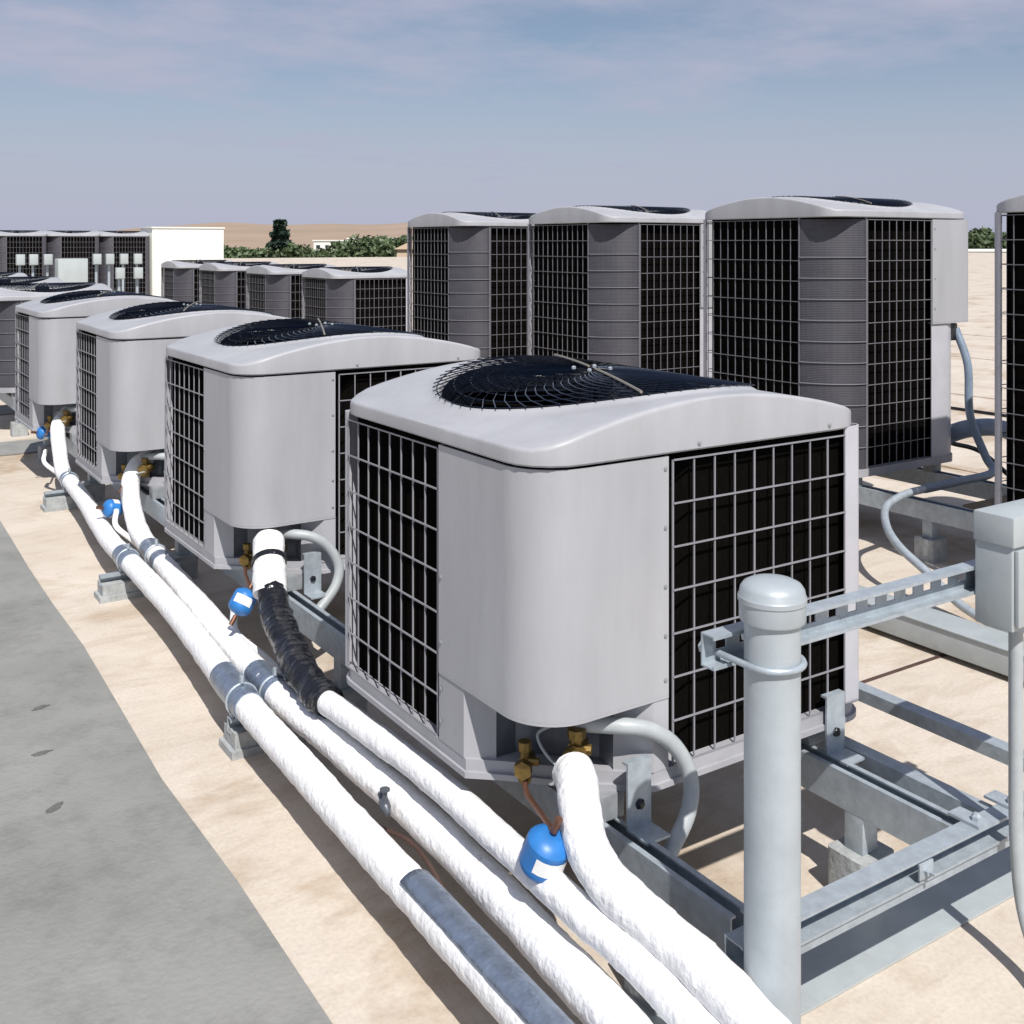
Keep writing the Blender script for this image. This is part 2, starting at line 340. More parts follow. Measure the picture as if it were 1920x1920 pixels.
# ------------------------------------------------------------------ condensing units
W = .89
def vault(t, w, hc, hm, a=.02):                            # barrel-arched lid height at a coordinate t across it
    if t <= a or t >= w - a: return hc
    return hc + (hm - hc) * math.sin(PI * (t - a) / (w - 2 * a)) ** .85
def cap_parts(w, d, axis, z0, hc, hm, root, R=.372, rc=.105, m='paint'):
    cx, cy = w / 2, d / 2; o = .012; hx, hy = w / 2 + o, d / 2 + o
    def inside(x, y):
        qx = max(abs(x) - (hx - rc), 0); qy = max(abs(y) - (hy - rc), 0)
        return abs(x) <= hx and abs(y) <= hy and math.hypot(qx, qy) <= rc
    def vz(x, y): return vault(x if axis == 'x' else y, w if axis == 'x' else d, hc, hm)
    N = 112; rings = []; out = []
    for i in range(N):
        t = 2 * PI * i / N; c, s_ = math.cos(t), math.sin(t); lo, hi = .3, .9
        for _ in range(24):
            q = (lo + hi) / 2
            if inside(c * q, s_ * q): lo = q
            else: hi = q
        out.append(lo)
    def ring(fr, dz=None, z=None):
        row = []
        for i in range(N):
            t = 2 * PI * i / N; q = fr(out[i]); x = cx + math.cos(t) * q; y = cy + math.sin(t) * q
            row.append((x, y, z0 + (z if z is not None else vz(x, y) + dz)))
        return row
    rows = [ring(lambda e: R - .022, dz=-.03), ring(lambda e: R - .022, dz=-.012), ring(lambda e: R - .016, dz=.002), ring(lambda e: R - .008, dz=.006), ring(lambda e: R, dz=.003), ring(lambda e: R + .006, dz=0)]
    for k in range(1, 8):
        rows.append(ring(lambda e, k=k: (R + .006) + (e - .008 - R - .006) * k / 7, dz=0))
    rows += [ring(lambda e: e - .004, dz=-.0015), ring(lambda e: e - .001, dz=-.0045), ring(lambda e: e, dz=-.009), ring(lambda e: e, z=.004), ring(lambda e: e - .004, z=0), ring(lambda e: e - .03, z=0)]
    mb = MB(); K = len(rows)
    mb.add([p for r in rows for p in r], [(k * N + i, k * N + (i + 1) % N, (k + 1) * N + (i + 1) % N, (k + 1) * N + i) for k in range(K - 1) for i in range(N)])
    cap = mb.build('top_cap', m, root, 32)
    sr = [ring(lambda e: R - .0225, dz=-.008), ring(lambda e: R - .03, z=-.02), ring(lambda e: R - .03, z=-.15)]
    sh = MB(); sh.add([p for r in sr for p in r], [(k * N + i, k * N + (i + 1) % N, (k + 1) * N + (i + 1) % N, (k + 1) * N + i) for k in range(2) for i in range(N)])
    sh.build('fan_shroud', 'fan', root, 40)
    g = MB()
    zf = lambda x, y: vz(x, y)
    nr = 9
    for k in range(nr):
        g.ring((cx, cy, z0 + .008), .05 + (R - .06) * k / (nr - 1), .0013, 56, 4, zf=zf)
    for k in range(64):
        pts = []
        for j in range(8):
            rr = .05 + (R - .05) * j / 7; t = 2 * PI * k / 64 + .75 * (j / 7) ** 1.3
            x, y = cx + rr * math.cos(t), cy + rr * math.sin(t); pts.append((x, y, z0 + .011 + vz(x, y)))
        g.tube(pts, .0016, 3, False)
    gd = g.build('fan_guard', 'guard', cap, 60)
    f = MB().lathe([(.0, -.03), (.05, -.03), (.052, .03), (.04, .036), (0, .036)], (cx, cy, z0 + hm - .045), 18)
    for k in range(4):
        t0 = 2 * PI * k / 4 + .4; vs = []
        for j in range(6):
            rr = .05 + (R - .09) * j / 5; wd = .45 - .12 * j / 5
            for q in (-1, 1):
                t = t0 + q * wd / 2 * (1.25 if q > 0 else 1) + .18 * j / 5
                vs.append((cx + rr * math.cos(t), cy + rr * math.sin(t), z0 + hm - .07 + q * .028 * (1 - .4 * j / 5)))
        m_ = len(vs); vs += [(x, y, z - .003) for x, y, z in vs]
        fs = [(2 * j, 2 * j + 1, 2 * j + 3, 2 * j + 2) for j in range(5)] + [(m_ + 2 * j, m_ + 2 * j + 2, m_ + 2 * j + 3, m_ + 2 * j + 1) for j in range(5)]
        fs += [(2 * j, 2 * j + 2, m_ + 2 * j + 2, m_ + 2 * j) for j in range(5)] + [(2 * j + 1, m_ + 2 * j + 1, m_ + 2 * j + 3, 2 * j + 3) for j in range(5)]
        f.add(vs, fs)
    f.build('fan', 'fan', root, 50)
    MB().lathe([(0, 0), (R - .02, 0), (R - .02, .004), (0, .004)], (cx, cy, z0 - .145), 40).build('dark_fan_floor', 'coil', root)  # black disc put below the fan to paint the darkness inside the opening
    # motor bracket strap and bolts across the guard
    b = MB()
    for ang in (-112, 68):
        t = math.radians(ang); ps = [(cx + q * math.cos(t), cy + q * math.sin(t)) for q in (.03, .12, .21, .30, R - .002)]
        b.tube([(x, y, z0 + .016 + vz(x, y)) for x, y in ps], .0034, 6)
    b.build('guard_strap', 'strap', cap)
    for k in range(4):
        t = PI / 4 + PI / 2 * k; x, y = cx + .045 * math.cos(t), cy + .045 * math.sin(t)
        MB().lathe([(0, 0), (.0055, 0), (.0055, .005), (.003, .007), (0, .007)], (x, y, z0 + .012 + vz(x, y)), 8).build('bolt', 'galv', cap)
    return cap
def grille(p, q, z0, z1, nv, nh, root, m='wire', out=(0, 0), r=.0018):
    mb = MB(); P = Vector((*p, 0)); Q = Vector((*q, 0)); d = Q - P; t = d.normalized(); nrm = Vector((t.y, -t.x, 0))
    def bar(a, b, w, dep, off):
        a, b = Vector(a), Vector(b); ax = (b - a).normalized(); s1 = ax.cross(nrm).normalized() * w
        n_ = nrm * dep; o = nrm * off
        vs = [e + s1 * i + n_ * j + o for e in (a, b) for i, j in ((-1, -1), (1, -1), (1, 1), (-1, 1))]
        mb.add(vs, [(0, 1, 2, 3), (7, 6, 5, 4), (0, 4, 5, 1), (1, 5, 6, 2), (2, 6, 7, 3), (3, 7, 4, 0)])
    for i in range(nv + 1):
        a = P + d * (i / nv); w = r * (1.25 if i % 4 == 0 else .95)
        bar(a + Vector((0, 0, z0)), a + Vector((0, 0, z1)), w, r * .8, 0)
    for j in range(nh + 1):
        z = z0 + (z1 - z0) * j / nh
        bar(P + Vector((0, 0, z)), Q + Vector((0, 0, z)), r * .95, r * .8, r * 1.5)
    return mb.build('wire_grille', m, root, 0)
def louver(pts, z0, z1, root, pitch=.008):
    mb = MB(); n = len(pts); k = int((z1 - z0) / pitch); rows = []
    def off(i, t):
        a = Vector(pts[max(i - 1, 0)]); b = Vector(pts[min(i + 1, n - 1)]); d = (b - a).normalized()
        return (pts[i][0] - d.y * t, pts[i][1] + d.x * t)
    for j in range(k):
        z = z0 + pitch * j
        rows.append([(*off(i, .0), z) for i in range(n)]); rows.append([(*off(i, .0012), z + pitch * .8) for i in range(n)])
    mb.add([p for r in rows for p in r], [(a * n + i, a * n + i + 1, (a + 1) * n + i + 1, (a + 1) * n + i) for a in range(len(rows) - 1) for i in range(n - 1)])
    o = mb.build('louvered_corner', 'louver', root, 0)
    e = MB()
    for p in (pts[0], pts[-1]):
        e.box(p[0] - .004, p[1] - .004, z0, p[0] + .004, p[1] + .004, z1)
    for j in range(1, int((z1 - z0) / .1)):
        e.tube([(*off(i, -.004), z0 + .1 * j) for i in range(n)], .0028, 4)
    e.build('corner_wire', 'dkwire', o, 0)
    return o
def feet(root, w, d):
    me = MB().box(-.035, -.03, 0, .035, .03, .052, .004).mesh('foot', 'galvd')
    for x in (.2, w - .115):
        for y in (.06, d - .06): link('foot', me, root).location = (x, y, 0)
def screw_mesh():
    return MB().lathe([(0, 0), (.0045, 0), (.0045, .002), (.002, .003), (0, .003)], n=8).mesh('screw', 'galvd')
SCREW = screw_mesh()
def screw(root, loc, nrm):
    o = link('screw', SCREW, root); o.location = loc; o.rotation_euler = Vector(nrm).to_track_quat('Z', 'Y').to_euler()

def make_panel_unit():
    """low unit with a smooth rounded service corner at (0,0)"""
    root = thing('condensing_unit', 'x', 'air conditioner', (0, 0, .26)); z0, z1 = .09, .73; W, D = .93, .875; pb = .232
    ch = [(-.004, .255), (.06, .20), (.20, .06), (.285, -.004)]
    out = ch + [(W - .07, -.004)] + arc(W - .066, .066, .07, 270, 360, 6) + arc(W - .066, D - .066, .07, 0, 90, 6) + arc(.066, D - .066, .07, 90, 180, 6)
    b = MB(); b.extrude(out, .05, .088)
    lip = [(x + (.006 if x > .45 else -.006), y + (.006 if y > .45 else -.006)) for x, y in out]
    b.extrude(lip, .052, .064); b.build('base_pan', 'base', root, 40)
    feet(root, W, D)
    i_ = .032
    co = [(.022, .42), (.10, .30), (.30, .10), (.40, .022)] + arc(W - .022 - .03, .022 + .03, .03, 270, 360, 4) + arc(W - i_ - .09, D - i_ - .09, .09, 0, 90, 4) + arc(.022 + .03, D - .022 - .03, .03, 90, 180, 4)
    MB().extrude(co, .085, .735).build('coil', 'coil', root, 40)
    grille((.338, .0), (W - .064, .0), z0, z1 - .016, 9, 7, root)
    grille((.0, D - .036), (.0, .38), z0, z1 - .016, 8, 7, root)
    grille((W, .06), (W, D - .16), z0, z1 - .012, 13, 7, root)
    grille((W - .16, D), (.06, D), z0, z1 - .012, 13, 7, root)
    for pts in ([(W - .062, 0)] + arc(W - .022, .022, .022, 270, 360, 6) + [(W, .055)], [(.055, D)] + arc(.02, D - .02, .02, 90, 180, 6) + [(0, D - .034)]):
        MB().sheet(pts, z0 - .004, z1 + .002, .004).build('corner_post', 'post', root, 40)
    louver([(W, D - .155)] + arc(W - .13, D - .13, .13, 0, 90, 6) + [(W - .155, D)], z0, z1, root)
    # service corner cover
    bl = .007; Rc = .115
    path = [(.004, .371), (-bl, .365), (-bl, .30), (-bl, .20)] + arc(-bl + Rc, -bl + Rc, Rc, 180, 270, 12) + [(.20, -bl), (.28, -bl), (.321, -bl), (.327, .004)]
    cp = MB().sheet(path, pb + .006, z1 - .006, .006)
    cp.extrude(path, pb, pb + .0065)
    cpo = cp.build('corner_panel', 'paint', root, 40)
    # skirts below the cover
    for sp in ([(.004, .371), (-.005, .366), (-.005, .262), (.05, .222)], [(.222, .05), (.282, -.005), (.322, -.005), (.328, .004)]):
        MB().sheet(sp, .088, pb + .0005, .005).build('skirt_panel', 'paint', root, 30)
    rp = MB().sheet([(.048, .226), (.10, .225), (.225, .10), (.226, .048)], .089, pb, .004); rp.build('valve_plate', 'recess', root, 30)
    for z in (.27, .36, .46, .58, .70): screw(root, (.312, -bl, z), (0, -1, 0))
    for z in (.13, .20, .30, .44): screw(root, (-bl, .355, z), (-1, 0, 0))
    for x in (.40, .80): screw(root, (x, -.0125, z1 + .014), (0, -1, 0))
    # valves on the plate
    dn = Vector((-1, -1, 0)).normalized()
    def valve(x, y, z, s):
        v = MB(); c = Vector((x, y, z))
        v.lathe([(0, 0), (.016 * s, 0), (.016 * s, .03), (.012 * s, .032), (.012 * s, .05), (.019 * s, .052), (.019 * s, .07), (0, .07)], c, 6, dn)
        v.lathe([(0, -.035), (.010 * s, -.035), (.014 * s, -.03), (.014 * s, -.012), (.010 * s, -.01), (.010 * s, .03), (.014 * s, .032), (.014 * s, .05), (0, .05)], c + dn * .045, 8)
        v.lathe([(0, 0), (.008 * s, 0), (.008 * s, .03), (0, .03)], c + dn * .045 + Vector((0, 0, .01)), 8, Vector((1, -1, 0)))
        v.build('service_valve', 'brass', root, 30)
    valve(.10, .175, .10, 1.0); valve(.175, .10, .135, 1.35)
    c = MB().tube(spline([(.07, .145, .085), (.05, .11, .065), (.028, .03, .066), (.006, -.04, .072)], 5), .006, 8); c.build('copper_line', 'copper', root, 60)
    MB().tube(spline([(.19, .11, .21), (.13, .12, .18), (.09, .13, .16), (.10, .08, .12), (.13, .03, .13)], 5), .0035, 6).build('sensor_lead', 'cream', root, 60)
    for x in (.235, W - .115):                             # hold-down bracket in front of the base
        br = MB(); br.box(x - .03, -.018, -.004, x + .03, -.013, .13); br.box(x - .03, -.075, -.004, x + .03, -.018, .001); br.box(x - .03, -.013, .125, x + .03, .0, .13)
        k = br.build('hold_down_bracket', 'galv', root, 0)
        MB().lathe([(0, 0), (.011, 0), (.011, .004), (.006, .009), (0, .009)], (x, -.018, .045), 6, (0, -1, 0)).build('bolt', 'black', k)
    cap_parts(W, D, 'x', z1, .036, .108, root, R=.39)
    return root

def make_louver_unit(name, w, d, hg, tall, pm='post'):
    """unit with a louvered corner at (0,0); arched lid running along x"""
    root = thing(name, 'x', 'air conditioner', (0, 0, .26)); z0, z1 = .09, .09 + hg
    rl = .20
    ar = arc(rl, rl, rl, 180, 270, 10)
    lp = [((1 - .38) * x + .38 * (rl * k / 10), (1 - .38) * y + .38 * (rl * (1 - k / 10))) for k, (x, y) in enumerate(ar)]
    lp = [(0, .212)] + lp + [(.222, 0)]
    out = [(x - .004, y - .004) for x, y in lp] + arc(w - .056, .056, .06, 270, 360, 5) + arc(w - .056, d - .056, .06, 0, 90, 5) + arc(.056, d - .056, .06, 90, 180, 5)
    MB().extrude(out, .05, .088).build('base_pan', 'base', root, 40)
    feet(root, w, d)
    i_ = .034
    co = [(i_, .26), (.26, i_)] + arc(w - i_ - .04, i_ + .04, .04, 270, 360, 4) + arc(w - i_ - .04, d - i_ - .04, .04, 0, 90, 4) + arc(i_ + .04, d - i_ - .04, .04, 90, 180, 4)
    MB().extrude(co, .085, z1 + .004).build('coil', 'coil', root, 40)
    louver(lp, z0, z1, root)
    gw = 'dkwire'; nh = max(6, round(hg / .1)); xe = .715 if tall else w - .085
    grille((.232, 0), (xe, 0), z0, z1 - .01, round((xe - .232) / .053), nh, root, gw)
    grille((0, d - .05), (0, .215), z0, z1 - .01, round((d - .265) / .053), nh, root, gw)
    grille((w, .30 if tall else .06), (w, d - .06), z0, z1 - .01, 11, nh, root, gw)
    grille((w - .06, d), (.06, d), z0, z1 - .01, 14, nh, root, gw)
    MB().sheet([(.05, d)] + arc(.045, d - .045, .045, 90, 180, 6) + [(0, d - .048)], z0 - .004, z1 + .002, .004).build('corner_post', pm, root, 40)
    if tall:
        MB().sheet([(.718, 0), (w - .08, -.002), (w - .03, .01), (w, .05), (w, .29)], z0 - .004, z1 - .52, .005).build('skirt_panel', 'post', root, 40)
        p = [(.716, .004), (.718, -.008), (.93, -.012)] + arc(w + .06, .075, .085, 270, 360, 6) + [(w + .145, .26), (w + .12, .30), (w, .31)]
        c = MB().sheet(p, z1 - .52, z1 - .004, .006); c.extrude(p, z1 - .527, z1 - .519); c.build('corner_panel', 'paint', root, 40)
        for z in (z1 - .45, z1 - .3, z1 - .15, z1 - .05): screw(root, (.735, -.009, z), (0, -1, 0))
        MB().box(w - .03, .01, z1 - .62, w + .03, .05, z1 - .53, .01).build('conduit_fitting', 'black', root)
    else:
        MB().sheet([(w - .082, 0)] + arc(w - .045, .045, .045, 270, 360, 6) + [(w, .055)], z0 - .004, z1 + .002, .004).build('corner_post', pm, root, 40)
    cap_parts(w + (.11 if tall else 0), d, 'y', z1, .036, .105 if tall else .10, root, R=.395)
    return root

panel = make_panel_unit()
tall = make_louver_unit('condensing_unit', .92, .90, 1.19, True)
short = make_louver_unit('condensing_unit', .90, .90, .70, False)
low = make_louver_unit('condensing_unit', .89, .89, .64, False)
far = make_louver_unit('condensing_unit', .92, .90, 1.19, False, 'louver')
remember(panel)
G1 = 'low grey condensing units in the row beside the white pipes'
for i, (y, lab) in enumerate([
    (0, 'light grey condensing unit nearest the camera, behind the steel post'),
    (1.71, 'second light grey condensing unit from the camera, beside the black wrapped elbow'),
    (3.28, 'third light grey condensing unit from the camera in the row along the white pipes'),
    (4.95, 'fourth light grey condensing unit, farthest one with a smooth corner panel at the pipe row')]):
    if i == 0: panel.location = (0, y, .26); panel['label'] = lab; panel['group'] = G1
    else: dup(panel, ((0, .03, .01, 0)[i], y, .26), lab, (0, .009, -.007, .012)[i], G1)
G2 = 'tall dark grille condensing units in the back row'
for i, (y, lab) in enumerate([
    (.02, 'tall dark condensing unit cut off by the right edge of the photo'),
    (1.705, 'largest tall dark grille condensing unit with grey side cover, right of centre'),
    (3.37, 'middle one of the three tall dark grille units behind the nearest unit'),
    (5.065, 'leftmost of the three tall dark grille units behind the nearest unit')]):
    if i == 0: tall.location = (2.85, y, .26); tall['label'] = lab; tall['group'] = G2
    else: dup(tall, (2.85, y, .26), lab, 0, G2)
G3 = 'short louvered condensing units in the distant middle row'
for i, (y, lab) in enumerate([
    (8.55, 'nearest and largest of the four short louvered units in the distant middle row'),
    (10.3, 'second nearest of the four short louvered units in the distant middle row'),
    (12.15, 'third of the four short louvered units in the distant middle row'),
    (14.0, 'farthest and leftmost of the four short louvered units in the distant middle row')]):
    if i == 0: short.location = (3.40, y, .26); short['label'] = lab; short['group'] = G3
    else: dup(short, (3.40, y, .26), lab, 0, G3)
G4 = 'low louvered condensing units behind the fourth smooth one'
for i, (x, y, lab) in enumerate([
    (0, 7.05, 'low dark grille condensing unit at the left edge just behind the fourth smooth unit'),
    (0, 8.9, 'low unit at the left edge, only its fan lid showing over another'),
    (0, 10.75, 'farthest low condensing unit at the left edge, a thin pale lid')]):
    if i == 0: low.location = (x, y, .26); low['label'] = lab; low['group'] = G4
    else: dup(low, (x, y, .26), lab, 0, G4)
G5 = 'tall dark units in the far line at the left horizon'
for i, x in enumerate((.85, 1.80, 2.74, 3.68)):
    lab = ['leftmost tall dark unit in the far line at the left horizon', 'second tall dark unit from the left in the far line', 'tall dark unit in the far line, second from the white cabinet', 'tall dark unit in the far line standing right beside the white cabinet'][i]
    if i == 0: far.location = (x, 20.0, .26); far['label'] = lab; far['group'] = G5
    else: dup(far, (x, 20.0, .26), lab, 0, G5)

# ------------------------------------------------------------------ struts, rails, stands
def strut_mesh(L, slots=True, s=.041, name='strut', m='galv', h=.041, lip=.010, sl=.0075):
    """slotted C channel along +x, from x=0, top at z=0, open side on -y"""
    mb = MB(); t = .0028
    mb.box(0, 0, -t, L, s, 0); mb.box(0, 0, -h, L, s, -h + t)
    mb.box(0, 0, -lip, L, t, -t); mb.box(0, 0, -h + t, L, t, -h + lip)
    if slots:
        zc = -h / 2
        mb.box(0, s - t, zc + sl, L, s, -t); mb.box(0, s - t, -h + t, L, s, zc - sl)
        x = 0
        while x < L:
            x2 = min(x + .030, L); mb.box(x, s - t, zc - sl, x2, s, zc + sl); x = x2 + .024
    else:
        mb.box(0, s - t, -h + t, L, s, -t)
    return mb.mesh(name, m, 0)
def rail(x, y0, y1, label, h=.08, w=.05, z=.26, group=None, m='galv'):
    t = .004; mb = MB()                                    # channel with lips, open upward
    mb.box(x - w / 2, y0, z - h, x - w / 2 + t, y1, z); mb.box(x + w / 2 - t, y0, z - h, x + w / 2, y1, z)
    mb.box(x - w / 2 + t, y0, z - h, x + w / 2 - t, y1, z - h + t)
    mb.box(x - w / 2 + t, y0, z - t, x - w / 2 + .013, y1, z); mb.box(x + w / 2 - .013, y0, z - t, x + w / 2 - t, y1, z)
    o = mb.build('support_rail', m, None, 0)
    return tag(o, label, 'rail', group)
GR = 'steel rails carrying the condensing units'
rail(.2, -.33, 5.95, 'long galvanised channel rail under the low units, on the side of the white pipes', group=GR)
rail(.775, -.37, 5.95, 'long galvanised channel rail under the low units, ending behind the steel post', group=GR)
rail(3.08, -.4, 6.1, 'galvanised channel rail under the tall units, on the side nearer the camera', group=GR, w=.06)
rail(3.66, -.4, 6.1, 'galvanised channel rail under the far side of the tall units', group=GR, w=.06)
for x, s_ in ((3.62, 'near'), (4.15, 'far')): rail(x, 8.3, 15.1, 'galvanised channel rail under the %s side of the four short louvered units' % s_, group=GR)
for x, s_ in ((.2, 'left'), (.775, 'right')): rail(x, 6.9, 11.8, 'galvanised channel rail under the %s side of the low dark units at the left edge' % s_, group=GR)
for y, s_ in ((20.2, 'near'), (20.75, 'far')):
    t = MB(); t.box(-.2, y - .025, .18, 4.8, y - .021, .26); t.box(-.2, y + .021, .18, 4.8, y + .025, .26); t.box(-.2, y - .021, .18, 4.8, y + .021, .184)
    tag(t.build('support_rail', 'galv', None, 0), 'galvanised channel rail under the %s side of the far line of tall units' % s_, 'rail', GR)
# thin strut runs to the right of the nearest unit
o = link('strut_channel', strut_mesh(3.3, name='strut_channel', slots=False, h=.032)); o.rotation_euler = (0, 0, PI / 2); o.location = (.892, -.37, .262)
tag(o, 'thin slotted strut close beside the rail at the right of the nearest unit', 'strut', 'strut channels')
o = link('strut_channel', o.data); o.rotation_euler = (0, 0, PI / 2); o.location = (1.18, -.33, .262)
tag(o, 'thin slotted strut running back over the open roof right of the nearest unit', 'strut', 'strut channels')
# roof blocks carrying rails
BLK = MB().extrude(rrect(-.055, -.05, .055, .05, .012, 3), 0, .10).mesh('block', 'block')
LEG = MB().box(-.025, -.025, .10, .025, .025, .18, .003).mesh('leg', 'galv')
LEGT = MB().box(-.03, -.03, .10, .03, .03, .219, .003).mesh('leg', 'galv')
def stand(x, y, label, leg=LEG):
    r = thing('rail_foot', label, 'support', (x, y, 0), 0, 'roof blocks under the rails'); link('block', BLK, r); link('leg', leg, r)
for x, sx in ((.2, 'pipe side'), (.775, 'far side')):
    for y, sy in ((-.12, 'at the nearest unit'), (1.3, 'between nearest and second units'), (2.94, 'between second and third units'), (4.6, 'before the fourth unit'), (5.9, 'end past the fourth unit')):
        stand(x, y, 'roof block, %s rail %s' % (sx, sy))
    for y, sy in ((7.0, 'first dark unit'), (11.7, 'last dark unit')):
        stand(x, y, 'roof block, %s rail by the %s at left edge' % (sx, sy))
for x, sx in ((3.08, 'near'), (3.66, 'far')):
    for y, sy in ((-.3, 'by the unit at the right edge'), (1.36, 'in front of the largest tall unit'), (2.98, 'behind the largest tall unit'), (4.66, 'before the leftmost tall unit'), (6.02, 'at the rail end past the leftmost tall unit')):
        stand(x, y, 'roof block, %s tall unit rail, %s' % (sx, sy))
for x, sx in ((3.62, 'near'), (4.15, 'far')):
    for y, sy in ((8.4, 'front end'), (11.7, 'middle'), (15.0, 'back end')): stand(x, y, 'roof block at the %s of the %s rail of the short units' % (sy, sx))
for x, sx in ((.1, 'left'), (2.3, 'middle'), (4.5, 'right')):
    for y, sy in ((20.2, 'near'), (20.75, 'far')): stand(x, y, 'roof block at the %s of the %s rail of the far tall units' % (sx, sy))
for x, sx in ((.913, 'beside the rail'), (1.2, 'out on the open roof')):
    for y, sy in ((2.7, 'back end'),): stand(x - .0 - .041 / 2 + .0, y, 'roof block under the thin strut %s, %s' % (sx, sy), LEGT)

# rack: post, cap, upper strut, cross strut, enclosure
r = thing('steel_post', 'round grey painted steel post with a domed cap in front of the nearest unit', 'post', (.139, -.46, 0))
p = MB(); p.lathe([(.0445, 0), (.0445, .86)], n=40); p.build('pipe', 'pipepaint', r, 50)
p = MB(); p.lathe([(0, .815), (.047, .815), (.0515, .818), (.0525, .822), (.0525, .846), (.0545, .849), (.0545, .856), (.0525, .859), (.051, .868), (.046, .875), (.036, .880), (.02, .883), (0, .884)], n=40); p.build('post_cap', 'pipepaint', r, 28)
p = MB(); p.box(-.09, -.09, .0, .09, .09, .012, .003); p.build('base_plate', 'galv', r)
u = MB()                                                   # U-bolt round the post
pts = [Vector((.049 * math.cos(t), .049 * math.sin(t), .752)) for t in [math.radians(a) for a in range(160, 381, 11)]]
pts = [Vector((-.049, .11, .752))] + [Vector((-.049, .03, .752))] + pts[1:-1] + [Vector((.049, .03, .752)), Vector((.049, .11, .752))]
u.tube(pts, .0055, 8); u.build('u_bolt', 'galv', r, 50)
u = MB().lathe([(0, 0), (.011, 0), (.011, .008), (0, .008)], (-.049, .1, .752), 6, (0, 1, 0)); u.lathe([(0, 0), (.011, 0), (.011, .008), (0, .008)], (.049, .1, .752), 6, (0, 1, 0)); u.build('nut', 'galv', r)

o = link('strut_channel', strut_mesh(1.15, name='strut_channel', s=.03, h=.054, lip=.006, sl=.0072)); o.location = (.058, -.412, .790)
tag(o, 'upper slotted strut clamped behind the steel post and carrying the grey box', 'strut', 'strut channels')
o2 = thing('cross_strut', 'lower double strut running from the steel post to the right edge', 'strut', (.115, -.418, .278), 0, 'strut channels')
link('channel', strut_mesh(1.15, lip=.005, h=.046, sl=.007), o2)
MB().box(0, .006, -.066, 1.15, .0095, -.0465).build('angle_flange', 'galv', o2, 0)
for x in (.085, .66, .78):
    cl = MB(); cl.box(x - .02, .002, .0005, x + .02, .07, .006); cl.lathe([(0, 0), (.010, 0), (.010, .008), (.005, .014), (0, .014)], (x, .02, .006), 6); cl.build('clamp', 'galv', o2)
for x in (.47,):
    cl = MB().box(x - .02, -.005, -.036, x + .02, -.0005, -.006, .001); cl.lathe([(0, 0), (.009, 0), (.009, .007), (.004, .008), (.004, .018), (0, .018)], (x, -.005, -.021), 6, (0, -1, 0)); cl.build('strut_nut', 'galv', o2, 30)
pl = MB().extrude(rrect(.12, -.31, 1.9, -.10, .01, 2), .002, .007).build('roof_plate', 'boxgrey', None, 0)
tag(pl, 'flat light grey metal plate on the roof below the lower double strut', 'plate')

e = thing('disconnect_box', 'grey metal disconnect box on the upper strut at the right edge', 'electrical box', (.745, -.492, .685))
MB().box(0, 0, 0, .34, .078, .165, .004).build('body', 'boxgrey', e)
MB().box(-.004, -.006, .160, .344, .079, .218, .004).build('hood', 'boxgrey', e)
MB().box(.006, -.010, .01, .334, -.001, .155, .003).build('door', 'boxgrey', e)
k = MB().lathe([(0, 0), (.022, 0), (.022, .012), (.012, .016), (.012, .03), (0, .03)], (.06, -.010, .09), 16, (0, -1, 0)); k.build('handle', 'galvd', e)
MB().lathe([(0, -.02), (.021, -.02), (.021, -.008), (.017, -.006), (.017, 0), (0, 0)], (.08, .042, 0), 12).build('conduit_hub', 'galv', e)
c = MB().tube(spline([(.825, -.45, .667), (.825, -.45, .45), (.825, -.452, .25), (.822, -.47, .12), (.79, -.53, .05), (.70, -.64, .03), (.5, -.78, .03), (.2, -.86, .03)], 8), .0135, 12)
tag(c.build('conduit', 'whip', None, 60), 'grey conduit dropping from the disconnect box and bending along the roof', 'conduit')

# ------------------------------------------------------------------ white insulated pipes
from mathutils import noise as mnoise
def insulated(name, label, pts, r, m='white', seed=1, group='white insulated pipes', sub=10, lump=.05):
    """wrapped pipe: an uneven, slightly wrinkled surface that follows a sagging line"""
    P = spline(pts, sub); F_ = spline(pts, sub * 4); n = 24; mb = MB()
    mb.tube(F_, r, n, False); o = Vector((seed * 3.7, seed * 1.3, 0)); k = len(F_); L = 0; nv = []
    for i in range(k):
        if i: L += (F_[i] - F_[i - 1]).length
        for j in range(n):
            v = Vector(mb.v[i * n + j]); d = (v - F_[i])
            w = 1 + lump * (1.1 * mnoise.noise(v * 9 + o) + .7 * mnoise.noise(v * 26 + o) + .35 * mnoise.noise(v * 70 + o)) + (.028 * (((L / .085 + j / n + .25 * mnoise.noise(v * 6)) % 1) ** 3) if m == 'white' else 0)
            nv.append(tuple(F_[i] + d * w))
    mb.v = nv; mb.f += [tuple(range(n - 1, -1, -1)), tuple(range((k - 1) * n, k * n))]
    ob = mb.build(name, m, None, 70)
    return tag(ob, label, 'pipe', group), P
def band(parent, P, i0, i1, r, m='foil', name='tape_band'):
    seg = P[i0:i1 + 1]; mb = MB().tube(seg, [r * (1.0 + .02 * math.sin(k * 2.1)) for k in range(len(seg))], 18)
    return mb.build(name, m, parent, 60)
def nearest(P, y):
    return min(range(len(P)), key=lambda i: abs(P[i].y - y) + (0 if P[i].z < .3 else 5))
p1, P1 = insulated('insulated_pipe', 'outermost white insulated pipe, beside the grey walkway, from the fourth unit', [
    (.17, 5.13, .42), (.10, 5.04, .36), (.075, 4.86, .24), (.06, 4.68, .155), (.055, 4.45, .14), (.03, 4.0, .135), (-.035, 3.25, .135), (-.05, 2.83, .14), (-.065, 2.12, .135), (-.12, 1.33, .14), (-.128, .86, .13), (-.138, .415, .13), (-.143, .1, .13), (-.15, -.3, .13), (-.16, -.9, .13), (-.17, -1.6, .13)], .039, seed=2)
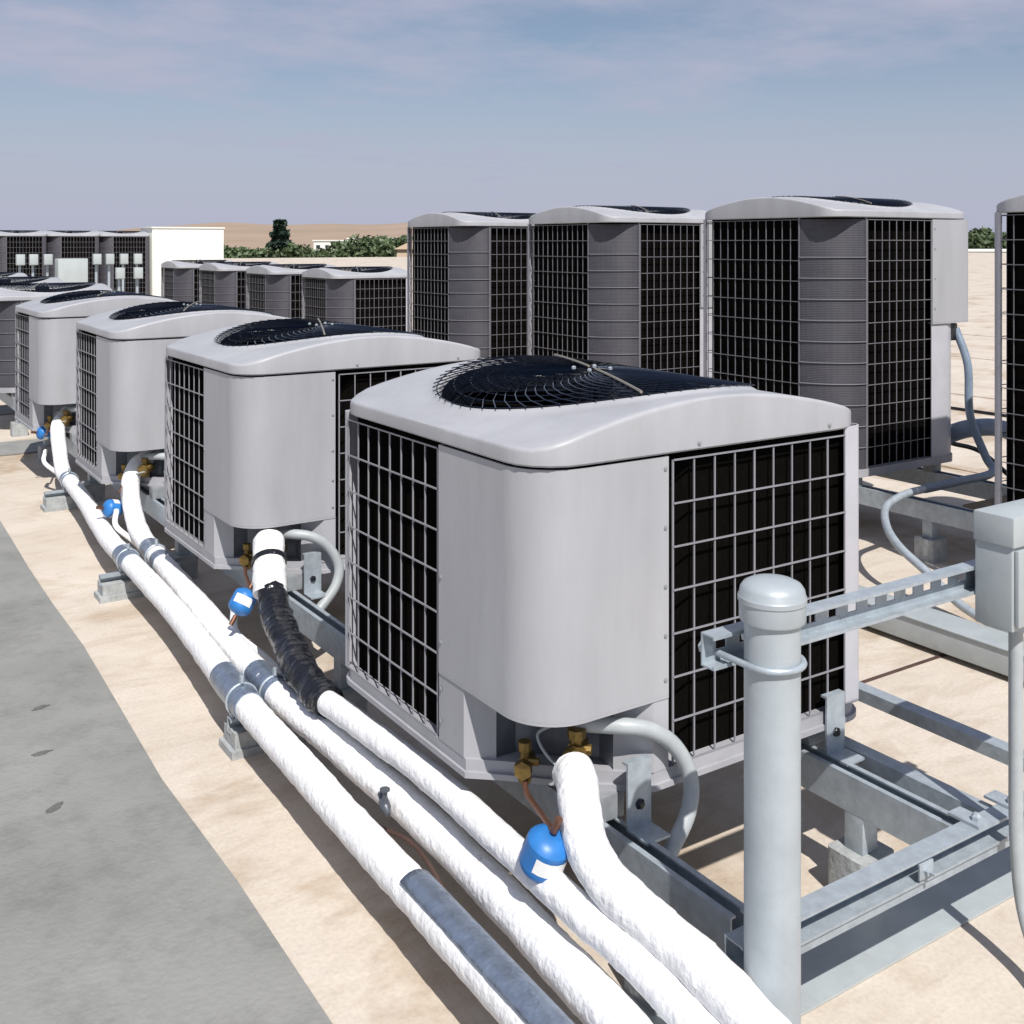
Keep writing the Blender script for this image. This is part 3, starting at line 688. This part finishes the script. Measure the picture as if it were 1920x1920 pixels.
p2, P2 = insulated('insulated_pipe', 'middle white insulated pipe, rising to the third unit', [
    (.19, 3.44, .43), (.12, 3.40, .39), (.09, 3.36, .30), (.085, 3.25, .19), (.078, 3.1, .15), (.068, 2.93, .14), (.03, 2.3, .14), (.005, 1.917, .14), (-.025, 1.379, .14), (-.018, .976, .14), (-.003, .537, .14), (-.01, .192, .14), (-.027, -.11, .14), (-.05, -.5, .135), (-.07, -1.0, .13), (-.09, -1.6, .13)], .040, seed=4)
p3, P3 = insulated('insulated_pipe', 'white insulated pipe nearest the unit bases, running from the black elbow', [
    (-.008, 1.02, .214), (-.005, .811, .228), (.004, .441, .24), (-.001, .205, .24), (-.002, -.008, .235), (.0, -.154, .228), (.012, -.282, .215), (.015, -.6, .17), (.01, -1.1, .14), (-.01, -1.6, .13)], .031, seed=6)
p4, P4 = insulated('insulated_pipe', 'short thick white insulated pipe curving down from the corner valve of the nearest unit', [
    (.118, .045, .375), (.098, .005, .372), (.068, -.045, .348), (.045, -.10, .308), (.038, -.18, .282), (.048, -.27, .265), (.058, -.36, .25), (.060, -.46, .235), (.055, -.62, .20), (.05, -.85, .16), (.05, -1.2, .14), (.06, -1.6, .13)], .040, seed=8, lump=.07)
be, PB = insulated('black_elbow', 'black tape wrapped pipe elbow in front of the second unit', [
    (.07, 1.575, .335), (.062, 1.52, .30), (.05, 1.44, .272), (.02, 1.27, .24), (-.003, 1.10, .222), (-.008, 1.0, .215), (-.007, .95, .216)], .042, 'black', 9, None, lump=.26)
tp, PT = insulated('insulated_pipe', 'white insulated pipe stub above the black elbow, with a black band', [
    (.125, 1.725, .44), (.11, 1.685, .425), (.095, 1.64, .39), (.078, 1.595, .35), (.069, 1.572, .322)], .051, seed=11, lump=.09)
i_ = len(PT) // 2 - 4; band(tp, PT, i_, i_ + 3, .0545, 'black', 'black_band')
for P, o, ys in ((P1, p1, (4.5, 2.83, 1.30)), (P2, p2, (2.88, 1.32))):
    for y in ys:
        i = nearest(P, y); band(o, P, max(i - 2, 0), i + (2 if y < 2 else 1), .0425)
i = nearest(P2, 2.72); band(p2, P2, i - 1, i, .0428)
# half-shell sheet jacket on the outer pipe, near the bottom edge
i0 = nearest(P1, .24); seg = P1[i0:i0 + 22]; vs = []; fs = []; nn = 11
for k, q in enumerate(seg):
    for j in range(nn):
        a = math.radians(-15 + 150 * j / (nn - 1))
        vs.append((q.x + .0455 * math.cos(a), q.y, q.z + .0455 * math.sin(a)))
for k in range(len(seg) - 1):
    for j in range(nn - 1): fs.append((k * nn + j, k * nn + j + 1, (k + 1) * nn + j + 1, (k + 1) * nn + j))
jm = MB(); jm.add(vs, fs); jk = jm.build('sheet_jacket', 'foil', p1, 60); jk['label'] = 'blue grey metal half shell'
so = jk.modifiers.new('thick', 'SOLIDIFY'); so.thickness = .002
# sagging small lines between the pipes
for k, (lab, xs, r_, m, z) in enumerate((
    ('thin brown control cable sagging between the outer and middle pipes', (-.07, -.075, -.06, -.045, -.085, -.08, -.09), .0055, 'cable', .10),
    ('thin dark control cable lying between the middle pipe and the inner pipe', (.02, .035, .02, .028, .01, .0, -.01), .006, 'cable', .13))):
    ys = (1.2, .9, .62, .4, .12, -.2, -1.4)
    pts = [(x, y, z + .02 * math.sin(i * 2.3 + k)) for i, (x, y) in enumerate(zip(xs, ys))]
    tag(MB().tube(spline(pts, 8), r_, 8).build('control_cable', m, None, 60), lab, 'cable')
v = MB().lathe([(0, -.03), (.006, -.03), (.010, -.012), (.012, -.01), (.012, .012), (.008, .014), (.008, .035), (0, .035)], (-.068, .50, .165), 10, (.2, 1, .3))
v.lathe([(0, 0), (.006, 0), (.006, .03), (.012, .032), (.012, .036), (0, .036)], (-.068, .50, .165), 8)
tag(v.build('small_valve', 'clip', None, 40), 'small dark grey valve stuck between the outer and middle white pipes', 'valve')

# pipe supports
def pipe_support(y, xc, w, pipes, label):
    r = thing('pipe_support', label, 'pipe support', (xc, y, 0), 0, 'pipe supports along the white pipes')
    b = MB(); b.extrude([(-w / 2, -.055), (w / 2, -.055), (w / 2, .055), (-w / 2, .055)], 0, .022)
    b.extrude([(-w / 2 + .012, -.045), (w / 2 - .012, -.045), (w / 2 - .012, .045), (-w / 2 + .012, .045)], .022, .066); b.build('block', 'block', r, 0)
    s = link('channel', strut_mesh(w - .02, slots=False, s=.030), r); s.location = (-w / 2 + .01, -.015, .0965)
    for (px, pz, pr) in pipes:
        c = MB(); a = [math.radians(q) for q in range(-50, 231, 14)]
        c.tube([(px - xc + (pr + .0035) * math.cos(q), 0, pz + (pr + .0035) * math.sin(q)) for q in a], .004, 6)
        for sx in (-1, 1): c.box(px - xc + sx * (pr + .004) * .66 - .003, -.012, .0967, px - xc + sx * (pr + .004) * .66 + .003, .012, pz - (pr) * .70)
        c.lathe([(0, 0), (.007, 0), (.007, .02), (0, .02)], (px - xc, -.001, pz + pr + .006), 6); c.build('clamp', 'galv', r, 40)
def at(P, y):
    q = P[nearest(P, y)]; return q.x, q.z
for y, w, xc, lab in ((4.5, .22, .03, 'small roof block clamping the outer white pipe near the third and fourth units'), (2.83, .34, .0, 'roof block clamping two white pipes beside the second unit'), (1.28, .25, -.045, 'roof block clamping two white pipes beside the nearest unit')):
    ps = [(*at(P1, y), .0405)]
    if y < 4: ps.append((*at(P2, y), .0415))
    pipe_support(y, xc, w, ps, lab)
pipe_support(-.9, -.05, .46, [(*at(P1, -.9), .0405), (*at(P2, -.9), .0415)], 'roof block clamping the white pipes below the bottom edge of the photo')

# blue filter driers with their short lines
def drier(c, ax, label, s=1.0):
    r = thing('filter_drier', label, 'filter drier', c, 0, 'blue filter driers')
    b = MB().lathe([(0, -.0295), (.007, -.0295), (.014, -.029), (.024, -.023), (.028, -.017), (.0285, -.012), (.028, .017), (.024, .023), (.014, .029), (.007, .0295), (0, .0295)], n=20, axis=ax)
    b.v = [(x * s, y * s, z * s) for x, y, z in b.v]; b.build('shell', 'blue', r, 30)
    for q in (-1, 1):
        A_ = Vector(ax).normalized(); MB().lathe([(0, 0), (.0075, 0), (.0075, .03), (0, .03)], A_ * (.034 * s * q) - (A_ * .03 if q < 0 else Vector()), 10, ax).build('copper_stub', 'copper', r, 40)
    d = MB().lathe([(.0291, -.009), (.0291, .011)], n=20, axis=ax); d.f = [f for f in d.f[:20] if f[0] in (1, 2, 3, 4, 9, 10, 11, 12, 13)]; d.v = [(x * s, y * s, z * s) for x, y, z in d.v]
    d.build('decal', 'decal', r, 60); return r
drier((-.004, -.03, .285), (.15, -.35, .9), 'blue filter drier beside the white pipe at the corner of the nearest unit', 1.5)
drier((.012, 1.655, .285), (.55, .2, .75), 'blue filter drier left of the black banded stub at the second unit', 1.35)
drier((.03, 3.43, .215), (.8, .2, -.2), 'blue filter drier with white decal lying between the outer and middle pipes', 1.4)
drier((.05, 5.18, .30), (.8, .2, -.15), 'small blue filter drier at the fourth unit, left of the falling white pipe', 1.4)
wrap = [((.004, -.055, .235), (.012, -.08, .215), (.028, -.14, .21), (.045, -.22, .19), (.02, -.5, .15), (-.02, -1.2, .13))]
for pts in wrap:
    o = MB().tube(spline(pts, 8), .019, 12).build('liquid_line', 'white', None, 60)
    tag(o, 'thin white wrapped liquid line leaving the blue drier of the nearest unit', 'pipe')
    sg = spline(pts, 8); MB().tube(sg[0:11], .0225, 12).build('tape_band', 'foil', o, 60)
for y0, lab in ((1.71, 'second'), (3.28, 'third'), (4.95, 'fourth')):
    tag(MB().tube(spline([(.03, y0 + .08, .22), (.01, y0 + .0, .17), (.06, y0 - .12, .12), (.07, y0 - .3, .10)], 8), .012, 10).build('liquid_line', 'white', None, 60), 'thin white liquid line below the blue drier of the %s unit' % lab, 'pipe')

# grey flexible conduits from the valve recess of every panel unit
WP = spline([(.16, .085, .185), (.20, .02, .195), (.26, -.015, .185), (.315, -.03, .145), (.345, -.045, .08), (.325, -.06, .02), (.27, -.07, -.035), (.235, -.08, -.06)], 7)
wme = MB().tube(WP, .0165, 12).mesh('conduit', 'whip', 60)
for y0, lab in ((0, 'nearest'), (1.71, 'second'), (3.28, 'third'), (4.95, 'fourth')):
    o = link('flexible_conduit', wme); o.location = (0, y0, .26); tag(o, 'grey flexible conduit looping out of the corner recess of the %s smooth unit' % lab, 'conduit', 'conduit loops at the smooth units')

# services around the tall units
def hose(name, label, pts, r, m, cat='conduit'):
    return tag(MB().tube(spline(pts, 8), r, 12).build(name, m, None, 60), label, cat)
hose('flexible_conduit', 'pale flexible conduit curling on the roof between the nearest unit and the grey box', [(3.12, 1.42, .30), (2.95, 1.40, .30), (2.80, 1.38, .27), (2.66, 1.27, .23), (2.56, 1.13, .19), (2.53, .98, .13), (2.50, .8, .05), (2.45, .55, .02)], .017, 'galv')
hose('flexible_conduit', 'shade toned blue grey conduit hanging down the right side of the largest tall unit', [(3.80, 1.73, .98), (3.80, 1.66, .8), (3.79, 1.64, .55), (3.78, 1.55, .36), (3.70, 1.46, .30), (3.40, 1.43, .30), (3.12, 1.42, .30)], .02, 'whipshade')
hose('insulated_pipe', 'shade toned blue grey insulated pipe arching beside the largest tall unit', [(3.82, 1.80, .42), (3.86, 1.68, .47), (4.02, 1.60, .46), (4.14, 1.50, .36), (4.20, 1.38, .20), (4.22, 1.2, .10), (4.22, .6, .08), (4.22, -.6, .08)], .045, 'whipshade', 'pipe')
hose('liquid_line', 'thin dark line bowed under the shade toned blue grey insulated pipe', [(3.84, 1.78, .38), (3.98, 1.70, .33), (4.08, 1.55, .18), (4.12, 1.3, .06), (4.12, .4, .04)], .012, 'black', 'pipe')
hose('black_cable', 'black cable laid straight along the open roof right of the tall units', [(7.03, -9, .012), (7.02, 0, .012), (7.05, 4, .012), (7.0, 12, .012), (7.05, 30, .012)], .014, 'black', 'cable')
for x, y, w, l, lab in ((2.55, -.2, .30, 2.4, 'light grey metal wireway on the roof left of the tall units'),):
    w2 = thing('wireway', lab, 'wireway', (x - .45, y, 0)); MB().box(0, 0, .02, .14, 2.6, .10, .004).build('trough', 'boxgrey', w2); MB().box(-.004, -.004, .101, .144, 2.604, .106, .001).build('cover', 'boxgrey', w2)
    for yy in (.2, 1.3, 2.4): MB().box(-.03, yy, 0, .17, yy + .06, .02).build('foot', 'galvd', w2, 0)
tag(MB().box(3.3, 1.25, .181, 4.5, 1.35, .219, .002).build('timber_sleeper', 'wood'), 'weathered timber sleeper laid across the rails before the largest tall unit', 'timber')

# ------------------------------------------------------------------ far left: cabinet, small boxes
cb = thing('equipment_cabinet', 'bright white equipment cabinet at the end of the far line of tall units', 'cabinet', (4.62, 19.9, 0))
MB().box(0, 0, .12, 1.42, .9, 1.70, .01).build('body', 'cabinet', cb)
MB().box(.05, .05, 0, 1.37, .85, .12).build('plinth', 'galvd', cb, 0)
for x in (.03, .72): MB().box(x, -.012, .2, x + .67, -.002, 1.62, .003).build('door', 'cabinet', cb)
MB().box(-.02, -.02, 1.7, 1.44, .92, 1.73, .004).build('roof_panel', 'cabinet', cb)
pb = thing('small_box', 'x', 'electrical box', (0, 0, 0)); MB().box(-.07, -.05, 1.03, .07, .05, 1.22, .01).build('body', 'cream', pb)
MB().box(-.02, .051, 0, .02, .09, 1.2, .003).build('stand_leg', 'galv', pb); MB().box(-.06, -.056, 1.04, .06, -.051, 1.2, .002).build('door', 'cream', pb)
remember(pb)
names = ['first', 'second', 'third', 'fourth', 'fifth', 'sixth', 'seventh']
xs = [2.04, 2.25, 2.485, 3.30, 3.52, 3.765, 4.01]
for i, x in enumerate(xs):
    lab = '%s from the left of the pale boxes standing before the far tall units' % names[i]
    if i == 0: pb.location = (x, 18.6, 0); pb['label'] = lab; pb['group'] = 'pale boxes before the far units'
    else: dup(pb, (x, 18.6, 0), lab, 0, 'pale boxes before the far units')
for i, x in enumerate((3.363, 3.66)):
    dup(pb, (x, 17.2, -.22), 'lower pale box in front of the others, %s of two by the white cabinet' % ('left' if i == 0 else 'right'), 0, 'pale boxes before the far units')
cr = thing('cream_cabinet', 'wide cream box among the pale boxes behind the lids at left', 'electrical box', (2.5, 17.8, 0))
MB().box(0, 0, .5, .48, .3, 1.15, .012).build('body', 'cream', cr); MB().box(.02, .1, 0, .07, .15, .5).build('leg', 'galv', cr, 0); MB().box(.41, .1, 0, .46, .15, .5).build('leg', 'galv', cr, 0)
MB().box(.02, -.006, .53, .46, -.001, 1.12, .002).build('door', 'cream', cr)

# ------------------------------------------------------------------ beyond the roof: trees, houses
def leaf_crown(seed, rx, rz, z0, n, size, cone=False):
    rnd = random.Random(seed); mb = MB()
    blobs = []
    if not cone:
        for k in range(11):
            a = rnd.uniform(0, 6.28); q = rnd.uniform(.15, .72); blobs.append((rx * q * math.cos(a), rx * q * math.sin(a), z0 + rz * rnd.uniform(.3, 1.55), rx * rnd.uniform(.28, .46)))
    for i in range(n):
        if cone:
            h = rnd.random() ** .8; rr = rx * (1 - h ** 1.8 * .8) * (.75 + .25 * math.sin(h * 40)) * rnd.uniform(.55, 1.05); a = rnd.uniform(0, 6.28)
            c = Vector((rr * math.cos(a), rr * math.sin(a), z0 + 2 * rz * h))
        else:
            bx, by, bz, br = blobs[rnd.randrange(len(blobs))]
            d = Vector((rnd.gauss(0, 1), rnd.gauss(0, 1), rnd.gauss(0, 1))).normalized() * br * rnd.uniform(.65, 1.08); c = Vector((bx, by, bz)) + d
        u = Vector((rnd.gauss(0, 1), rnd.gauss(0, 1), rnd.gauss(0, 1))).normalized(); v = u.orthogonal().normalized(); w = u.cross(v)
        s = size * rnd.uniform(.6, 1.3)
        mb.add([c + v * s, c + w * s * .6, c - v * s, c - w * s * .6], [(0, 1, 2, 3)])
    return mb
def trunk(h, r, seed):
    rnd = random.Random(seed); mb = MB().tube([(0, 0, 0), (.1, .05, h * .5), (0, .1, h)], [r, r * .75, r * .4], 7)
    for k in range(4):
        a = rnd.uniform(0, 6.28); mb.tube([(0, .05, h * .6), (h * .18 * math.cos(a), h * .18 * math.sin(a), h * .85), (h * .3 * math.cos(a), h * .3 * math.sin(a), h * 1.05)], [r * .4, r * .25, r * .1], 5)
    return mb
tv = []
for k in range(3):
    r = thing('broadleaf_tree', 'x', 'tree', (0, 0, -8)); trunk(5.5, .28, k).build('trunk', 'bark', r, 60)
    leaf_crown(20 + k, 3.6, 2.8, 3.9, 1300, .42).build('crown', 'leaf', r, 0); tv.append(r)
cz = thing('conifer_tree', 'tall dark conifer standing above the green trees beyond the roof', 'tree', (0, 0, -8)); MB().tube([(0, 0, 0), (0, .03, 6), (0, 0, 12)], [.3, .2, .06], 7).build('trunk', 'bark', cz, 60)
leaf_crown(31, 2.6, 5.7, 1.4, 3600, .6, True).build('crown', 'leafd', cz, 0)
x, y = cam_xy(525, 175); cz.location = (x, y, -8); cz.scale = (1.15, 1.15, 1.0)
remember(cz)
spots = [(418, 172, .95), (446, 188, .9), (474, 170, .92), (498, 186, .85), (556, 165, .95), (582, 178, .9), (612, 166, .88), (640, 180, 1.0), (664, 168, .96), (690, 175, 1.12), (716, 166, 1.05), (742, 178, 1.12), (770, 168, 1.1), (800, 172, 1.0), (360, 180, .9),
         (1822, 210, 1.2), (1838, 230, 1.3), (1852, 205, 1.15), (1868, 222, 1.25), (1886, 214, 1.2)]
where = ['far left next to the white cabinet', 'second right of the white cabinet', 'third right of the white cabinet', 'just left of the dark conifer', 'just right of the dark conifer', 'second right of the conifer', 'third right of the conifer', 'fourth right of the conifer', 'fifth right of the conifer', 'sixth right of the conifer', 'seventh right of the conifer', 'left of the tan house', 'behind the tan house', 'hidden behind the leftmost tall unit', 'hidden behind the white cabinet',
         'first at right beside the largest tall unit', 'second at right past the largest tall unit', 'middle of the right hand gap', 'fourth in the right hand gap', 'right end of the right hand gap']
for i, (px, d, s_) in enumerate(spots):
    x, y = cam_xy(px, d); src = tv[i % 3]
    lab = 'green tree beyond the roof, ' + where[i]
    if i < 3: c = src; c['label'] = lab; c['group'] = 'trees beyond the roof'
    else: c = dup(src, (0, 0, 0), lab, random.uniform(0, 6), 'trees beyond the roof')
    c.location = (x, y, -8); c.scale = (s_ * 1.1, s_ * 1.1, s_)
def building(name, label, px, d, w, dep, h, wall, roofm, rz=0, gable=0, wins=3):
    x, y = cam_xy(px, d); r = thing(name, label, 'building', (x, y, -8), rz)
    MB().box(0, 0, 0, w, dep, h).build('wall', wall, r, 0)
    if gable:
        g = MB(); o = .3
        g.add([(-o, -o, h), (w + o, -o, h), (w + o, dep + o, h), (-o, dep + o, h), (w / 2, -o, h + gable), (w / 2, dep + o, h + gable)], [(0, 1, 4), (1, 2, 5, 4), (2, 3, 5), (3, 0, 4, 5), (0, 3, 2, 1)]); g.build('roof', roofm, r, 0)
    else:
        MB().box(-.3, -.3, h, w + .3, dep + .3, h + .35).build('roof', roofm, r, 0)
    for k in range(wins):
        xx = w * (k + .5) / wins
        q = MB().box(xx - .7, -.06, h - 2.4, xx + .7, -.004, h - 1.1).build('window', 'wallwhite', r, 0)
        MB().box(xx - .6, -.075, h - 2.3, xx + .6, -.062, h - 1.2).build('pane', 'glass', q, 0)
A0 = -math.atan2(.549, .836)
building('house', 'tan stucco house with a sloping roof left of the tall units', 744, 118, 9, 8, 8.7, 'walltan', 'walltan', A0 + .1, 2.3, 3)
building('warehouse', 'long white warehouse among the green trees beyond the roof', 588, 330, 11, 12, 9.9, 'wallwhite', 'wallwhite', A0, 0, 4)
building('warehouse', 'white low building right of the first warehouse in the trees', 652, 345, 14, 12, 10.6, 'wallwhite', 'wallwhite', A0, 0, 3)
building('warehouse', 'white flat building seen in the gap beside the tall unit at right edge', 1800, 172, 14, 14, 8.0, 'wallwhite', 'wallwhite', A0, 0, 5)
